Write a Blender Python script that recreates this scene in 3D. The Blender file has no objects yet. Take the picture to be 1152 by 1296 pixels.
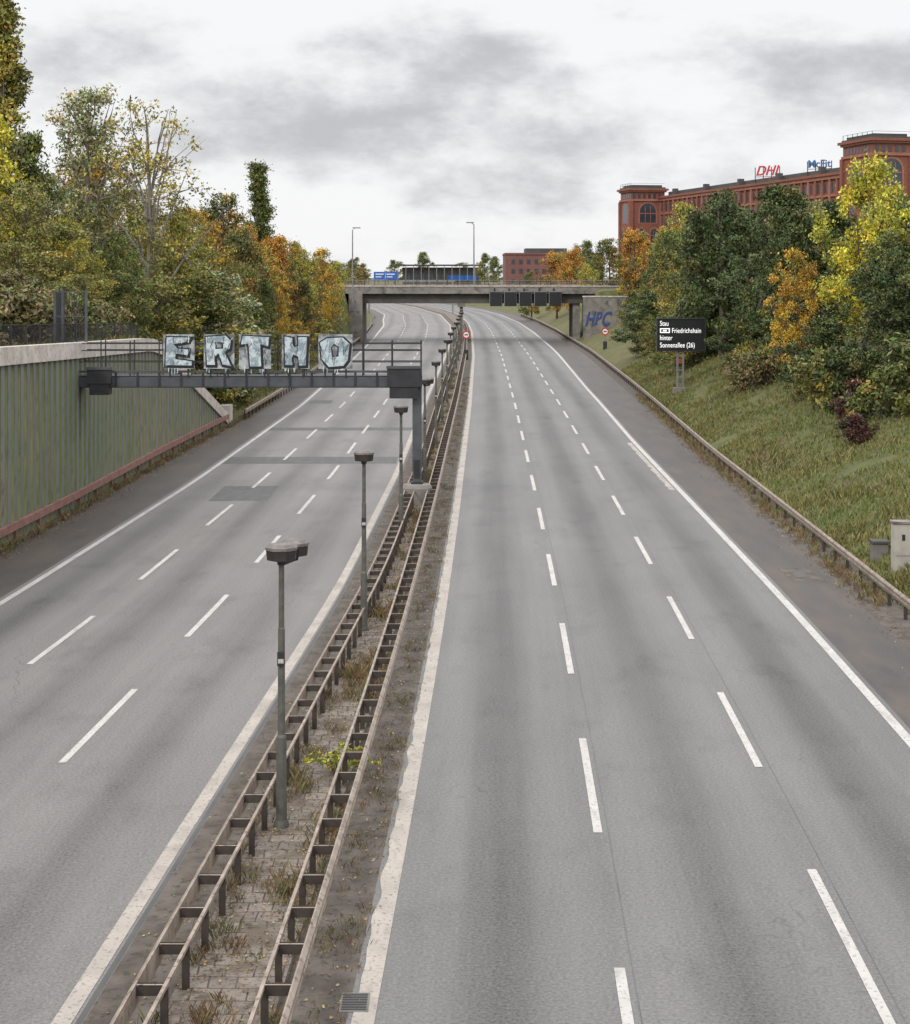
import bpy, math, random
import numpy as np
from mathutils import Vector, Matrix, noise as mnoise
random.seed(7)
S=bpy.context.scene
COL=S.collection
# ------------------------------------------------------------------ plan curves (metres, X as function of Y)
def curve(tab,k=21):
    xs=[t[0] for t in tab]; ys=[t[1] for t in tab]
    s0=(ys[1]-ys[0])/(xs[1]-xs[0]); s1=(ys[-1]-ys[-2])/(xs[-1]-xs[-2])
    Y=np.arange(-100,1041,1.0)
    v=np.interp(Y,xs,ys); v=np.where(Y<xs[0],ys[0]+(Y-xs[0])*s0,v); v=np.where(Y>xs[-1],ys[-1]+(Y-xs[-1])*s1,v)
    ker=np.hanning(k+2)[1:-1]; ker/=ker.sum()
    v2=np.convolve(np.pad(v,k//2,mode='edge'),ker,'valid')
    return lambda y:float(np.interp(y,Y,v2))
c=curve([(10,-1.55),(22,-1.2),(32,-.85),(49,-.38),(73,.14),(95,.55),(130,1.2),(210,2.4),(300,3.1),(360,2.9),(438,1),(500,-3),(554,-9),(638,-21),(760,-50)])
e=curve([(10,-5.9),(22,-5.3),(34,-4.7),(53,-3.75),(86,-2.95),(140,-2.3),(210,-1.2),(263,-.6),(340,-1.0),(438,-4.0),(554,-14),(638,-26),(760,-55)])
L=curve([(10,-16.4),(22,-15.6),(50,-13.9),(81,-12.7),(129,-11.9),(191,-12.2),(263,-13),(340,-14.5),(383,-16.5),(438,-18.5),(501,-24),(601,-35),(760,-70)])
RO=curve([(10,13.4),(58,13.45),(90,13.5),(150,14.4),(216,15),(400,15)])
R=lambda y:c(y)+RO(y)
RE=curve([(0,10.6),(50,10.5),(76,10.3),(100,10.15),(150,10.3),(234,11.0),(400,11)])
W=curve([(10,-18.2),(61,-16.8),(72,-16.4),(90,-16.1),(113,-15.4),(150,-15),(190,-15.1),(263,-15.4),(340,-17.5),(383,-19.5),(438,-21.5),(501,-27),(601,-38),(760,-73)],9)
def wallh(y): return float(np.interp(y,[0,61,88,91,113],[7.8,7.4,6.75,6.4,.6]))
def sm(a,b,x):
    t=min(1,max(0,(x-a)/(b-a))); return t*t*(3-2*t)
def ground(x,y):
    wl=W(y); r=R(y)
    if x<wl:
        d=wl-x
        base=wallh(y)-.45 if y<113 else 0
        top=6.6
        if y<113:
            z=base+0.55*max(0,d-.4) if base<top else base
            z=min(max(top,base),z)
        else: z=min(top,.6*max(0,d-.6))
        z+=min(3.5,.22*max(0,d-7))*(1-sm(150,260,y))
        z=z+ (8.0-z)*sm(238,252,y)*(1-sm(270,284,y))*sm(.1,1.5,d-.2)
        z+= .25*mnoise.noise(Vector((x*.25,y*.2,3)))*min(1,d*.4) if d>.5 else 0
        return z
    if x>r+.1:
        d=x-r
        z=min(6.4,.5*max(0,d-.8))
        z=z+(8.0-z)*sm(250.6,252,y)*(1-sm(270,284,y))*sm(2.2,4.2,d)
        z+= .35*(mnoise.noise(Vector((x*.3,y*.22,9)))+.4*mnoise.noise(Vector((x*.9,y*.7,5))))*min(1,max(0,d-.8)*.4)
        return z
    return -.03
# ------------------------------------------------------------------ materials
def newmat(name):
    m=bpy.data.materials.new(name); m.use_nodes=True
    nt=m.node_tree; b=nt.nodes['Principled BSDF']
    return m,nt,b
def N(nt,t,**kw):
    n=nt.nodes.new(t)
    for k,v in kw.items(): setattr(n,k,v)
    return n
def lk(nt,a,b): nt.links.new(a,b)
def mixc(nt,f,a,b,bt='MIX'):
    n=nt.nodes.new('ShaderNodeMix'); n.data_type='RGBA'; n.blend_type=bt
    if hasattr(f,'links'): lk(nt,f,n.inputs[0])
    else: n.inputs[0].default_value=f
    for s,i in ((a,6),(b,7)):
        if hasattr(s,'links'): lk(nt,s,n.inputs[i])
        else: n.inputs[i].default_value=(*s,1) if len(s)==3 else s
    return n.outputs[2]
def math_(nt,op,a,b=None,clamp=False):
    n=nt.nodes.new('ShaderNodeMath'); n.operation=op; n.use_clamp=clamp
    for s,i in ((a,0),(b,1)):
        if s is None: continue
        if hasattr(s,'links'): lk(nt,s,n.inputs[i])
        else: n.inputs[i].default_value=s
    return n.outputs[0]
def ramp(nt,f,lo,hi,a=0.0,b=1.0):
    n=nt.nodes.new('ShaderNodeMapRange'); lk(nt,f,n.inputs[0])
    n.inputs[1].default_value=lo;n.inputs[2].default_value=hi;n.inputs[3].default_value=a;n.inputs[4].default_value=b
    return n.outputs[0]
def noise(nt,scale,detail=5,vec=None,sc=None,rough=.55):
    n=nt.nodes.new('ShaderNodeTexNoise'); n.inputs['Scale'].default_value=scale; n.inputs['Detail'].default_value=detail; n.inputs['Roughness'].default_value=rough
    if vec is None:
        vec=nt.nodes.new('ShaderNodeTexCoord').outputs['Object']
    if sc:
        mp=nt.nodes.new('ShaderNodeMapping'); mp.inputs['Scale'].default_value=sc; lk(nt,vec,mp.inputs[0]); vec=mp.outputs[0]
    lk(nt,vec,n.inputs['Vector'])
    return n.outputs['Fac']
def bump(nt,b,h,st=.3,dist=.02):
    n=nt.nodes.new('ShaderNodeBump'); n.inputs['Strength'].default_value=st; n.inputs['Distance'].default_value=dist
    lk(nt,h,n.inputs['Height']); lk(nt,n.outputs[0],b.inputs['Normal'])
def mat(name,col,col2=None,scale=3,rough=.7,metal=0,bmp=0,sc=None,lo=.35,hi=.65,col3=None,scale3=20):
    m,nt,b=newmat(name)
    b.inputs['Roughness'].default_value=rough; b.inputs['Metallic'].default_value=metal
    col2=col2 or tuple(x*.75 for x in col)
    f=ramp(nt,noise(nt,scale,4,sc=sc),lo,hi)
    o=mixc(nt,f,col,col2)
    if col3:
        g=ramp(nt,noise(nt,scale3,3),.55,.7); o=mixc(nt,g,o,col3)
    lk(nt,o,b.inputs['Base Color'])
    if bmp: bump(nt,b,noise(nt,scale*6,3),bmp,.03)
    return m
def asphalt(name,base,amp,dirt=None):
    m,nt,b=newmat(name); b.inputs['Roughness'].default_value=.55
    b.inputs['Specular IOR Level'].default_value=.40
    uv=nt.nodes.new('ShaderNodeUVMap').outputs[0]
    sx=nt.nodes.new('ShaderNodeSeparateXYZ'); lk(nt,uv,sx.inputs[0])
    u=sx.outputs[0]
    wob=math_(nt,'MULTIPLY',math_(nt,'SUBTRACT',noise(nt,1,1,uv,(.1,.02,1)),.5),.8)
    u=math_(nt,'ADD',u,wob)
    k1=math_(nt,'COSINE',math_(nt,'MULTIPLY',u,2*math.pi/1.75))
    k2=math_(nt,'COSINE',math_(nt,'MULTIPLY',math_(nt,'SUBTRACT',u,1.75),2*math.pi/3.5))
    k=math_(nt,'ADD',math_(nt,'MULTIPLY',k1,.38),math_(nt,'MULTIPLY',k2,.8))
    mod=ramp(nt,noise(nt,1,2,uv,(.25,.035,1)),.3,.7,.6,1.3)
    k=math_(nt,'MULTIPLY',k,mod)
    strk=ramp(nt,noise(nt,1,4,uv,(2.2,.05,1)),.25,.75,-1,1)
    big=ramp(nt,noise(nt,1,6,uv,(.22,.09,1),.6),.3,.7,-1,1)
    blot=ramp(nt,noise(nt,1,5,uv,(.6,.3,1),.65),.54,.70,0,-1)
    sp=ramp(nt,noise(nt,17,4,rough=.85),.32,.68,-1,1)
    t=math_(nt,'MULTIPLY',k,-amp)
    for s,w in ((strk,.11),(big,.13),(sp,.50),(blot,.20)):
        t=math_(nt,'ADD',t,math_(nt,'MULTIPLY',s,w))
    v=math_(nt,'MAXIMUM',math_(nt,'ADD',1.0,t),.2)
    vm=nt.nodes.new('ShaderNodeVectorMath'); vm.operation='SCALE'
    vm.inputs[0].default_value=base; lk(nt,v,vm.inputs['Scale'])
    o=vm.outputs[0]
    if dirt:
        f=ramp(nt,noise(nt,.9,6,sc=(1,.25,1)),.42,.66)
        o=mixc(nt,f,o,dirt)
    w=nt.nodes.new('ShaderNodeTexVoronoi'); w.feature='DISTANCE_TO_EDGE'; w.inputs['Scale'].default_value=1
    mp=nt.nodes.new('ShaderNodeMapping'); mp.inputs['Scale'].default_value=(.22,.06,1)
    nz=nt.nodes.new('ShaderNodeTexNoise'); nz.inputs['Scale'].default_value=.8; lk(nt,uv,nz.inputs['Vector'])
    va=nt.nodes.new('ShaderNodeVectorMath'); va.operation='ADD'; lk(nt,uv,va.inputs[0]); lk(nt,nz.outputs['Color'],va.inputs[1])
    lk(nt,va.outputs[0],mp.inputs[0]); lk(nt,mp.outputs[0],w.inputs['Vector'])
    cr=ramp(nt,w.outputs['Distance'],.0,.004,.6,0)
    o=mixc(nt,math_(nt,'MULTIPLY',cr,ramp(nt,big,.0,.6),True),o,(.03,.03,.032))
    lk(nt,o,b.inputs['Base Color'])
    return m
M={}
M['road']=asphalt('asphalt',(.128,.124,.121),.27)
M['roadL']=asphalt('asphalt_left',(.148,.140,.135),.20)
M['should']=asphalt('asphalt_shoulder',(.062,.054,.050),.02,dirt=(.088,.070,.058))
M['dirt']=mat('median_asphalt_dirt',(.13,.112,.095),(.072,.059,.049),1.6,.95,bmp=.5,col3=(.045,.04,.028),scale3=5)
M['patch']=mat('bitumen_patch',(.056,.055,.055),(.085,.082,.08),3,.6,sc=(1,.3,1))
M['seam']=mat('sealed_seam',(.07,.068,.067),(.115,.111,.108),2,.6,sc=(1,.3,1),lo=.3,hi=.55)
def paint(name,a_,b_,dirtc):
    m,nt,b=newmat(name); b.inputs['Roughness'].default_value=.6
    f=ramp(nt,noise(nt,14,5),.55,.68); f2=ramp(nt,noise(nt,1.2,4),.3,.7)
    o=mixc(nt,f2,a_,b_); o=mixc(nt,f,o,dirtc); f3=ramp(nt,noise(nt,2.2,5,sc=(1,.35,1)),.55,.72); o=mixc(nt,math_(nt,'MULTIPLY',f3,.6),o,dirtc)
    lk(nt,o,b.inputs['Base Color']); return m
M['paint']=paint('road_paint',(.52,.50,.475),(.42,.40,.375),(.22,.21,.20))
M['paintw']=paint('worn_edge_strip',(.43,.385,.34),(.31,.275,.245),(.17,.15,.13))
m,nt,b=newmat('paving_slabs'); b.inputs['Roughness'].default_value=.9
br=nt.nodes.new('ShaderNodeTexBrick'); tc=nt.nodes.new('ShaderNodeTexCoord')
nz=nt.nodes.new('ShaderNodeTexNoise'); nz.inputs['Scale'].default_value=1.2; lk(nt,tc.outputs['Object'],nz.inputs['Vector'])
vs=nt.nodes.new('ShaderNodeVectorMath'); vs.operation='SCALE'; vs.inputs['Scale'].default_value=.12; lk(nt,nz.outputs['Color'],vs.inputs[0])
va=nt.nodes.new('ShaderNodeVectorMath'); va.operation='ADD'; lk(nt,tc.outputs['Object'],va.inputs[0]); lk(nt,vs.outputs[0],va.inputs[1]); lk(nt,va.outputs[0],br.inputs['Vector'])
br.inputs['Scale'].default_value=1; br.inputs['Brick Width'].default_value=.4; br.inputs['Row Height'].default_value=.4;br.inputs['Mortar Size'].default_value=.014
br.inputs['Color1'].default_value=(.235,.20,.17,1);br.inputs['Color2'].default_value=(.175,.15,.13,1);br.inputs['Mortar'].default_value=(.06,.05,.038,1)
f=ramp(nt,noise(nt,1.1,7,rough=.65),.48,.60); o=mixc(nt,f,br.outputs[0],(.125,.098,.075)); f=ramp(nt,noise(nt,2.4,6),.55,.66); o=mixc(nt,f,o,(.085,.066,.045)); f=ramp(nt,noise(nt,18,4),.55,.7); o=mixc(nt,f,o,(.08,.066,.052))
lk(nt,o,b.inputs['Base Color']); bump(nt,b,noise(nt,12,4),.5,.03); M['slab']=m
m,nt,b=newmat('grass_ground'); b.inputs['Roughness'].default_value=.95
a=mixc(nt,ramp(nt,noise(nt,.22,6),.38,.62),(.085,.10,.026),(.135,.115,.042))
a=mixc(nt,ramp(nt,noise(nt,1.3,6),.45,.7),a,(.05,.062,.02)); a=mixc(nt,ramp(nt,noise(nt,.35,6),.56,.66),a,(.095,.07,.04))
a=mixc(nt,ramp(nt,noise(nt,9,4),.55,.75),a,(.14,.13,.05)); lk(nt,a,b.inputs['Base Color']); M['grass']=m
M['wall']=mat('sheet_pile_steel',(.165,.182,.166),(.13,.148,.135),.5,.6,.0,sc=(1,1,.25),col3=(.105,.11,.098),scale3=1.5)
M['wallshade']=mat('sheet_pile_painted_shade',(.045,.054,.05),(.06,.07,.064),.5,.7)  # shade in the pile recesses, painted in as a darker wall colour
M['cap']=mat('pale_concrete',(.60,.55,.50),(.42,.38,.34),1.4,.85,bmp=.2,col3=(.3,.26,.22),scale3=5)
M['rust']=mat('rusty_red_steel',(.30,.155,.13),(.2,.10,.08),2,.8)
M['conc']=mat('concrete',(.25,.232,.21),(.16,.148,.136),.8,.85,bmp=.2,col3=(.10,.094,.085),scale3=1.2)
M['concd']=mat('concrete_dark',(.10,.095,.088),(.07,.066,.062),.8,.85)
M['steel']=mat('gantry_paint',(.10,.106,.118),(.07,.075,.084),1.5,.5,.3)
M['steeld']=mat('dark_steel',(.04,.041,.045),(.026,.026,.03),2,.5,.2)
M['rail']=mat('weathered_guardrail',(.37,.31,.26),(.24,.19,.155),2.5,.65,.2,col3=(.13,.085,.06),scale3=9)
M['railp']=mat('guardrail_post',(.075,.06,.052),(.045,.038,.034),4,.7,.3)
M['galv']=mat('galvanised',(.28,.28,.275),(.2,.2,.2),2,.55,.5)
M['lampd']=mat('lamp_post_paint',(.12,.12,.105),(.08,.08,.07),6,.6,.1)
M['lamph']=mat('lamp_head_dark',(.045,.038,.034),(.03,.027,.025),6,.5,.1)
M['lampt']=mat('lamp_head_top',(.20,.175,.16),(.12,.105,.10),5,.7)
M['black']=mat('display_black',(.012,.013,.016),(.016,.017,.02),2,.4)
M['white']=mat('white_paint',(.75,.75,.74),(.6,.6,.58),4,.5)
M['red']=mat('red_paint',(.50,.035,.035),(.40,.03,.03),4,.5)
M['blue']=mat('blue_sign',(.02,.12,.45),(.02,.10,.38),1,.4)
M['bluel']=mat('graffiti_blue',(.025,.05,.16),(.04,.08,.22),1,.7)
M['blued']=mat('faded_blue_letters',(.06,.14,.32),(.05,.11,.26),1,.5)
M['silver']=mat('graffiti_silver',(.50,.59,.63),(.24,.31,.35),3.0,.5,.05,lo=.44,hi=.56,col3=(.66,.69,.69),scale3=5)
M['panel']=mat('sign_back_aluminium',(.42,.45,.46),(.13,.14,.15),2.2,.55,.1,lo=.42,hi=.58,col3=(.04,.04,.045),scale3=3.2)
M['glass']=mat('window_glass',(.035,.04,.05),(.06,.065,.08),.3,.15)
M['glassL']=mat('window_pale',(.30,.32,.34),(.1,.11,.13),.4,.2)
M['cab']=mat('cabinet_grey',(.45,.42,.37),(.34,.32,.29),2,.6)
M['bark']=mat('bark',(.13,.11,.09),(.07,.06,.05),3,.9,sc=(1,1,.3))
M['barkp']=mat('bark_pale',(.30,.27,.23),(.17,.15,.13),3,.9,sc=(1,1,.3))
def brickm(name,c1,c2):
    m,nt,b=newmat(name); b.inputs['Roughness'].default_value=.85
    o=mixc(nt,ramp(nt,noise(nt,.25,5),.35,.65),c1,c2); o=mixc(nt,ramp(nt,noise(nt,3,4),.4,.75),o,tuple(x*.6 for x in c1))
    lk(nt,o,b.inputs['Base Color']); return m
M['brick']=brickm('red_brick',(.27,.095,.065),(.20,.074,.052))
M['brickL']=brickm('brick_light',(.35,.155,.11),(.28,.12,.088))
M['brickd']=brickm('brown_brick',(.21,.095,.083),(.165,.075,.067))
M['roof']=mat('roof_dark',(.07,.068,.068),(.05,.05,.05),.5,.7)
m,nt,b=newmat('leaf')
at=nt.nodes.new('ShaderNodeAttribute'); at.attribute_name='Col'; lk(nt,at.outputs['Color'],b.inputs['Base Color']); b.inputs['Roughness'].default_value=.55
b.inputs['Specular IOR Level'].default_value=.3; M['leaf']=m
m,nt,b=newmat('led_text'); b.inputs['Base Color'].default_value=(.8,.8,.8,1); b.inputs['Emission Color'].default_value=(1,1,1,1); b.inputs['Emission Strength'].default_value=.8; M['led']=m
# ------------------------------------------------------------------ mesh builder
class MB:
    def __init__(s): s.v=[];s.f=[];s.m=[];s.mats=[]
    def mi(s,k):
        if k not in s.mats: s.mats.append(k)
        return s.mats.index(k)
    def face(s,pts,k):
        n=len(s.v); s.v+= [tuple(p) for p in pts]; s.f.append(tuple(range(n,n+len(pts)))); s.m.append(s.mi(k))
    def box(s,x0,x1,y0,y1,z0,z1,k,T=None):
        n=len(s.v)
        P=[(x0,y0,z0),(x1,y0,z0),(x1,y1,z0),(x0,y1,z0),(x0,y0,z1),(x1,y0,z1),(x1,y1,z1),(x0,y1,z1)]
        if T: P=[T(*p) for p in P]
        s.v+=P
        for q in ((0,3,2,1),(4,5,6,7),(0,1,5,4),(1,2,6,5),(2,3,7,6),(3,0,4,7)):
            s.f.append(tuple(n+i for i in q)); s.m.append(s.mi(k))
    def tube(s,path,radii,sides,k,caps=True):
        n=len(s.v); up=Vector((0,0,1)); P=[Vector(p) for p in path]
        for i,p in enumerate(P):
            d=(P[min(i+1,len(P)-1)]-P[max(i-1,0)])
            if d.length<1e-6: d=Vector((0,0,1))
            d.normalize()
            a=d.cross(Vector((1,0,0)) if abs(d.z)>.9 else up); a.normalize(); b_=d.cross(a)
            for j in range(sides):
                t=2*math.pi*(j+.5)/sides; q=p+(a*math.cos(t)+b_*math.sin(t))*radii[i]; s.v.append(tuple(q))
        for i in range(len(P)-1):
            for j in range(sides):
                j2=(j+1)%sides; s.f.append((n+i*sides+j,n+i*sides+j2,n+(i+1)*sides+j2,n+(i+1)*sides+j)); s.m.append(s.mi(k))
        if caps:
            s.f.append(tuple(n+(len(P)-1)*sides+j for j in range(sides))); s.m.append(s.mi(k))
            s.f.append(tuple(n+sides-1-j for j in range(sides))); s.m.append(s.mi(k))
    def sweep(s,path,prof,k,closed=True):
        n=len(s.v); m=len(prof)
        for i,(x,y,z) in enumerate(path):
            x0,y0,_=path[max(i-1,0)]; x1,y1,_=path[min(i+1,len(path)-1)]
            dx,dy=x1-x0,y1-y0; l=math.hypot(dx,dy); nx,ny=dy/l,-dx/l
            for a,h in prof: s.v.append((x+nx*a,y+ny*a,z+h))
        for i in range(len(path)-1):
            for j in range(m if closed else m-1):
                j2=(j+1)%m; s.f.append((n+i*m+j,n+i*m+j2,n+(i+1)*m+j2,n+(i+1)*m+j)); s.m.append(s.mi(k))
        if closed:
            s.f.append(tuple(n+j for j in range(m))); s.m.append(s.mi(k))
            s.f.append(tuple(n+(len(path)-1)*m+m-1-j for j in range(m))); s.m.append(s.mi(k))
    def mesh(s,name):
        me=bpy.data.meshes.new(name); me.from_pydata(s.v,[],s.f)
        for k in s.mats: me.materials.append(M[k])
        me.polygons.foreach_set('material_index',s.m); me.update(); return me
    def obj(s,name,parent=None,loc=None):
        o=bpy.data.objects.new(name,s.mesh(name)); COL.objects.link(o)
        if parent: o.parent=parent
        if loc: o.location=loc
        return o
def empty(name,loc=(0,0,0)):
    o=bpy.data.objects.new(name,None); COL.objects.link(o); o.location=loc; o.empty_display_size=.5; return o
def text(name,body,size,loc,k,parent=None,rot=(math.pi/2,0,0),ext=.01,off=0,align='LEFT',shear=0,sx=1):
    cu=bpy.data.curves.new(name,'FONT'); cu.body=body; cu.size=size; cu.extrude=ext; cu.offset=off; cu.align_x=align; cu.shear=shear
    cu.materials.append(M[k]); o=bpy.data.objects.new(name,cu); COL.objects.link(o); o.location=loc; o.rotation_euler=rot; o.scale=(sx,1,1)
    if parent: o.parent=parent
    return o
# ------------------------------------------------------------------ strips (roads)
def ysamp(y0,y1,st=2.0):
    n=max(1,int(round((y1-y0)/st))); return [y0+(y1-y0)*i/n for i in range(n+1)]
def strip(name,fa,fb,y0,y1,z,k,uvbase=None,ncol=1,st=2.0,jag=None):
    ys=ysamp(y0,y1,st); v=[];f=[];uv=[]
    for y in ys:
        a,b_=fa(y),fb(y)
        if jag: a+=jag*(mnoise.noise(Vector((y*1.1,0,1)))+.7*mnoise.noise(Vector((y*4,0,4))))
        for i in range(ncol+1):
            x=a+(b_-a)*i/ncol; v.append((x,y,z)); uv.append(((x-(uvbase(y) if uvbase else 0)),y))
    w=ncol+1
    for i in range(len(ys)-1):
        for j in range(ncol): f.append((i*w+j,i*w+j+1,(i+1)*w+j+1,(i+1)*w+j))
    me=bpy.data.meshes.new(name); me.from_pydata(v,[],f); me.materials.append(M[k])
    ul=me.uv_layers.new(name='UVMap')
    for lp in me.loops: ul.data[lp.index].uv=uv[lp.vertex_index]
    o=bpy.data.objects.new(name,me); COL.objects.link(o); return o
Y0,Y1=-25,900
strip('road',lambda y:c(y)-.28,lambda y:c(y)+RE(y)+.25,Y0,Y1,0,'road',c,4)
strip('road',lambda y:L(y)-.3,lambda y:e(y)+.3,Y0,Y1,0,'roadL',lambda y:e(y),4)
strip('road_shoulder',lambda y:c(y)+RE(y)+.25,lambda y:R(y)-.75,Y0,Y1,0,'should',c,2)
strip('road_shoulder',lambda y:W(y)+.0,lambda y:L(y)-.3,Y0,Y1,0,'should',c,2)
strip('gutter',lambda y:R(y)-.75,lambda y:R(y)+.6,Y0,Y1,.0,'dirt',c,1)
strip('median_verge',lambda y:e(y)+.3,lambda y:e(y)+1.35,Y0,Y1,.0,'dirt',c,1)
strip('median_verge',lambda y:c(y)-1.25,lambda y:c(y)-.28,Y0,Y1,.0,'dirt',c,1)
mb=MB(); ys=ysamp(Y0,700,2)
for y in ys:
    a,b_=e(y)+1.35,c(y)-1.25
    for x,z in ((a,-.02),(a,.09),(b_,.09),(b_,-.02)): mb.v.append((x,y,z))
for i in range(len(ys)-1):
    for j in range(3): mb.f.append((i*4+j,i*4+j+1,(i+1)*4+j+1,(i+1)*4+j)); mb.m.append(mb.mi('slab'))
mb.obj('median_pavement')
strip('edge_line',lambda y:c(y)-.20,lambda y:c(y)+.10,Y0,700,.008,'paintw',c,1,.25,jag=.08)
strip('edge_line',lambda y:c(y)+RE(y)-.12,lambda y:c(y)+RE(y)+.12,Y0,700,.008,'paint',c)
strip('edge_line',lambda y:e(y)-.12,lambda y:e(y)+.15,Y0,700,.008,'paintw',c,1,1)
strip('edge_line',lambda y:L(y)-.11,lambda y:L(y)+.10,Y0,700,.008,'paint',c)
for q in (3.68,7.22): strip('road_seam',lambda y:c(y)+q,lambda y:c(y)+q+.016,Y0,300,.004,'seam',c)
strip('road_seam',lambda y:e(y)+.2,lambda y:e(y)+.29,Y0,300,.004,'patch',c)
strip('concrete_strip',lambda y:c(y)+RE(y)-.45,lambda y:c(y)+RE(y)-.2,78,100,.004,'paintw',c,1,.5,jag=.2)
mb=MB()
def dash(fn,yend,ln,w=.08):
    for i in range(4):
        a=yend-ln+ln*i/4; b_=a+ln/4
        mb.face([(fn(a)-w,a,.008),(fn(a)+w,a,.008),(fn(b_)+w,b_,.008),(fn(b_)-w,b_,.008)],'paint')
for fn,ph in ((lambda y:c(y)+3.5,36.0),(lambda y:c(y)+7.0,40.0),(lambda y:e(y)+(L(y)-e(y))/3,40.3),(lambda y:e(y)+(L(y)-e(y))*2/3,49.0)):
    k=-4
    while ph+11.95*k<680:
        dash(fn,ph+11.95*k,6.1); k+=1
mb.obj('lane_markings')
mb=MB()
for x0,x1,y0,y1 in ((-11.0,-8.4,74.1,79.4),(-12.6,-3.15,88.8,92.3),(-12.2,-2.8,108,110.2),(-11.6,-9.8,131,134.5),(-11.9,-2.2,158,160)):
    mb.face([(x0,y0,.004),(x1,y0+.15,.004),(x1,y1,.004),(x0,y1-.1,.004)],'patch')
mb.obj('asphalt_patch')
mb=MB()
mb.face([(11.1,54.6,.004),(12.15,54.6,.004),(12.05,57,.004),(11.05,57,.004)],'dirt'); mb.face([(11.35,55.3,.008),(11.85,55.3,.008),(11.8,56.2,.008),(11.3,56.2,.008)],'patch')
mb.obj('manhole_cover')
mb=MB(); gx=c(22.9)-.22
mb.box(gx-.2,gx+.2,22.6,23.2,.0,.014,'conc')
for i in range(7): mb.box(gx-.17,gx+.17,22.64+i*.078,22.64+i*.078+.045,.014,.022,'steeld')
mb.obj('drain_grate')
# ------------------------------------------------------------------ terrain
ysr=list(np.arange(-40,116,2.0))+[112.99,113.01]+list(np.arange(117,300,3.0))+[250.5,252.1]+list(np.arange(300,900,10.0))+[1000,1300,1800,2600,4500]
ysr=sorted(set(ysr))
dl=[2500,800,300,120,60,40,30,24,20,17,15,13,11.5,10,9,8,7,6,5,4,3.2,2.5,1.8,1.2,.8,.5,.2,.02]
v=[];f=[]
for y in ysr:
    yy=min(y,900)
    row=[(W(yy)-d,y,ground(W(yy)-d,y if y<290 else max(y,290))) for d in dl]
    row+=[(W(yy),y,-.03)]+[(R(yy)+.55,y,-.03)]
    row+=[(R(yy)+d,y,ground(R(yy)+d,y)) for d in [.8]+dl[::-1][4:]]
    if y>900: row=[(a,b_,6.4) for a,b_,z in row]
    v+=row; w=len(row)
for i in range(len(ysr)-1):
    for j in range(w-1): f.append((i*w+j,i*w+j+1,(i+1)*w+j+1,(i+1)*w+j))
me=bpy.data.meshes.new('ground'); me.from_pydata(v,[],f); me.materials.append(M['grass'])
for p in me.polygons: p.use_smooth=True
COL.objects.link(bpy.data.objects.new('ground',me))
# ------------------------------------------------------------------ sheet pile wall
wp=empty('retaining_wall')
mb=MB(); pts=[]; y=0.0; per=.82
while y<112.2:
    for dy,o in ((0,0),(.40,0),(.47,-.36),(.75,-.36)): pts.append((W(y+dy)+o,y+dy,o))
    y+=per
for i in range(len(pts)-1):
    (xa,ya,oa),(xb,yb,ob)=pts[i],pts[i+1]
    mb.face([(xa,ya,0),(xb,yb,0),(xb,yb,wallh(yb)-.3),(xa,ya,wallh(ya)-.3)],'wall' if (oa==0 and ob==0) or ob>oa else 'wallshade')
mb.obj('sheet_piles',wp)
mb=MB(); yy=sorted(ysamp(0,113,2)+[88.5,89.5,90.5])
for y in yy:
    h=wallh(y); x=W(y)
    mb.v+=[(x+.1,y,h-.68),(x+.1,y,h),(x-.55,y,h),(x-.55,y,h-.68)]
for i in range(len(yy)-1):
    for j in range(4): mb.f.append((i*4+j,i*4+(j+1)%4,(i+1)*4+(j+1)%4,(i+1)*4+j)); mb.m.append(mb.mi('cap'))
mb.box(W(113)-.6,W(113)+.15,112.6,114.2,-.1,1.25,'cap')
mb.obj('coping',wp)
mb=MB(); mb.sweep([(W(y),y,.42) for y in ysamp(0,112.5,2)],[(.02,0),(.16,0),(.16,.30),(.02,.30)],'rust')
y=1
while y<112: 
    mb.box(W(y)+.02,W(y)+.12,y,y+.12,0,.42,'rust'); y+=3.1
mb.obj('waler_beam',wp)
mb=MB(); y=20
while y<89:
    x=W(y)-1.0; z=wallh(y)-.5; mb.box(x-.03,x+.03,y-.03,y+.03,z,z+1.35,'steeld')
    for i in range(1,14):
        q=y+i*.143; x=W(q)-1.0; z=wallh(q)-.5; mb.box(x-.007,x+.007,q-.007,q+.007,z+.15,z+1.3,'steeld')
    y+=2
for h in (.15,1.3): mb.sweep([(W(q)-1.0,q,wallh(q)-.5+h) for q in ysamp(20,89.5,2)],[(-.02,-.02),(.02,-.02),(.02,.02),(-.02,.02)],'steeld')
q=ysamp(89.5,108,1)
mb.sweep([(W(t)-1.0,t,wallh(t)+.75) for t in q],[(-.02,-.02),(.02,-.02),(.02,.02),(-.02,.02)],'steeld')
for t in q[::2]: mb.box(W(t)-1.03,W(t)-.97,t-.03,t+.03,wallh(t)-.6,wallh(t)+.75,'steeld')
mb.obj('railing_fence')
mb=MB()
gx0,gx1,gy=-17.85,-16.45,74.2
for x in (gx0,gx0+.35,gx1): mb.box(x-.05,x+.05,gy-.05,gy+.05,6.6,9.4,'steel')
for x in np.arange(gx0+.1,gx1,.11): mb.box(x-.012,x+.012,gy-.012,gy+.012,7.1,9.3,'steeld')
for z in (7.1,8.2,9.3): mb.box(gx0,gx1,gy-.025,gy+.025,z,z+.05,'steel')
for yq in np.arange(gy,gy+1.6,.12): mb.box(gx0-.012,gx0+.012,yq-.01,yq+.01,7.1,9.3,'steeld')
mb.box(gx0-.05,gx0+.05,gy+1.5,gy+1.6,6.6,9.4,'steel')
mb.obj('access_gate')
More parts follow.
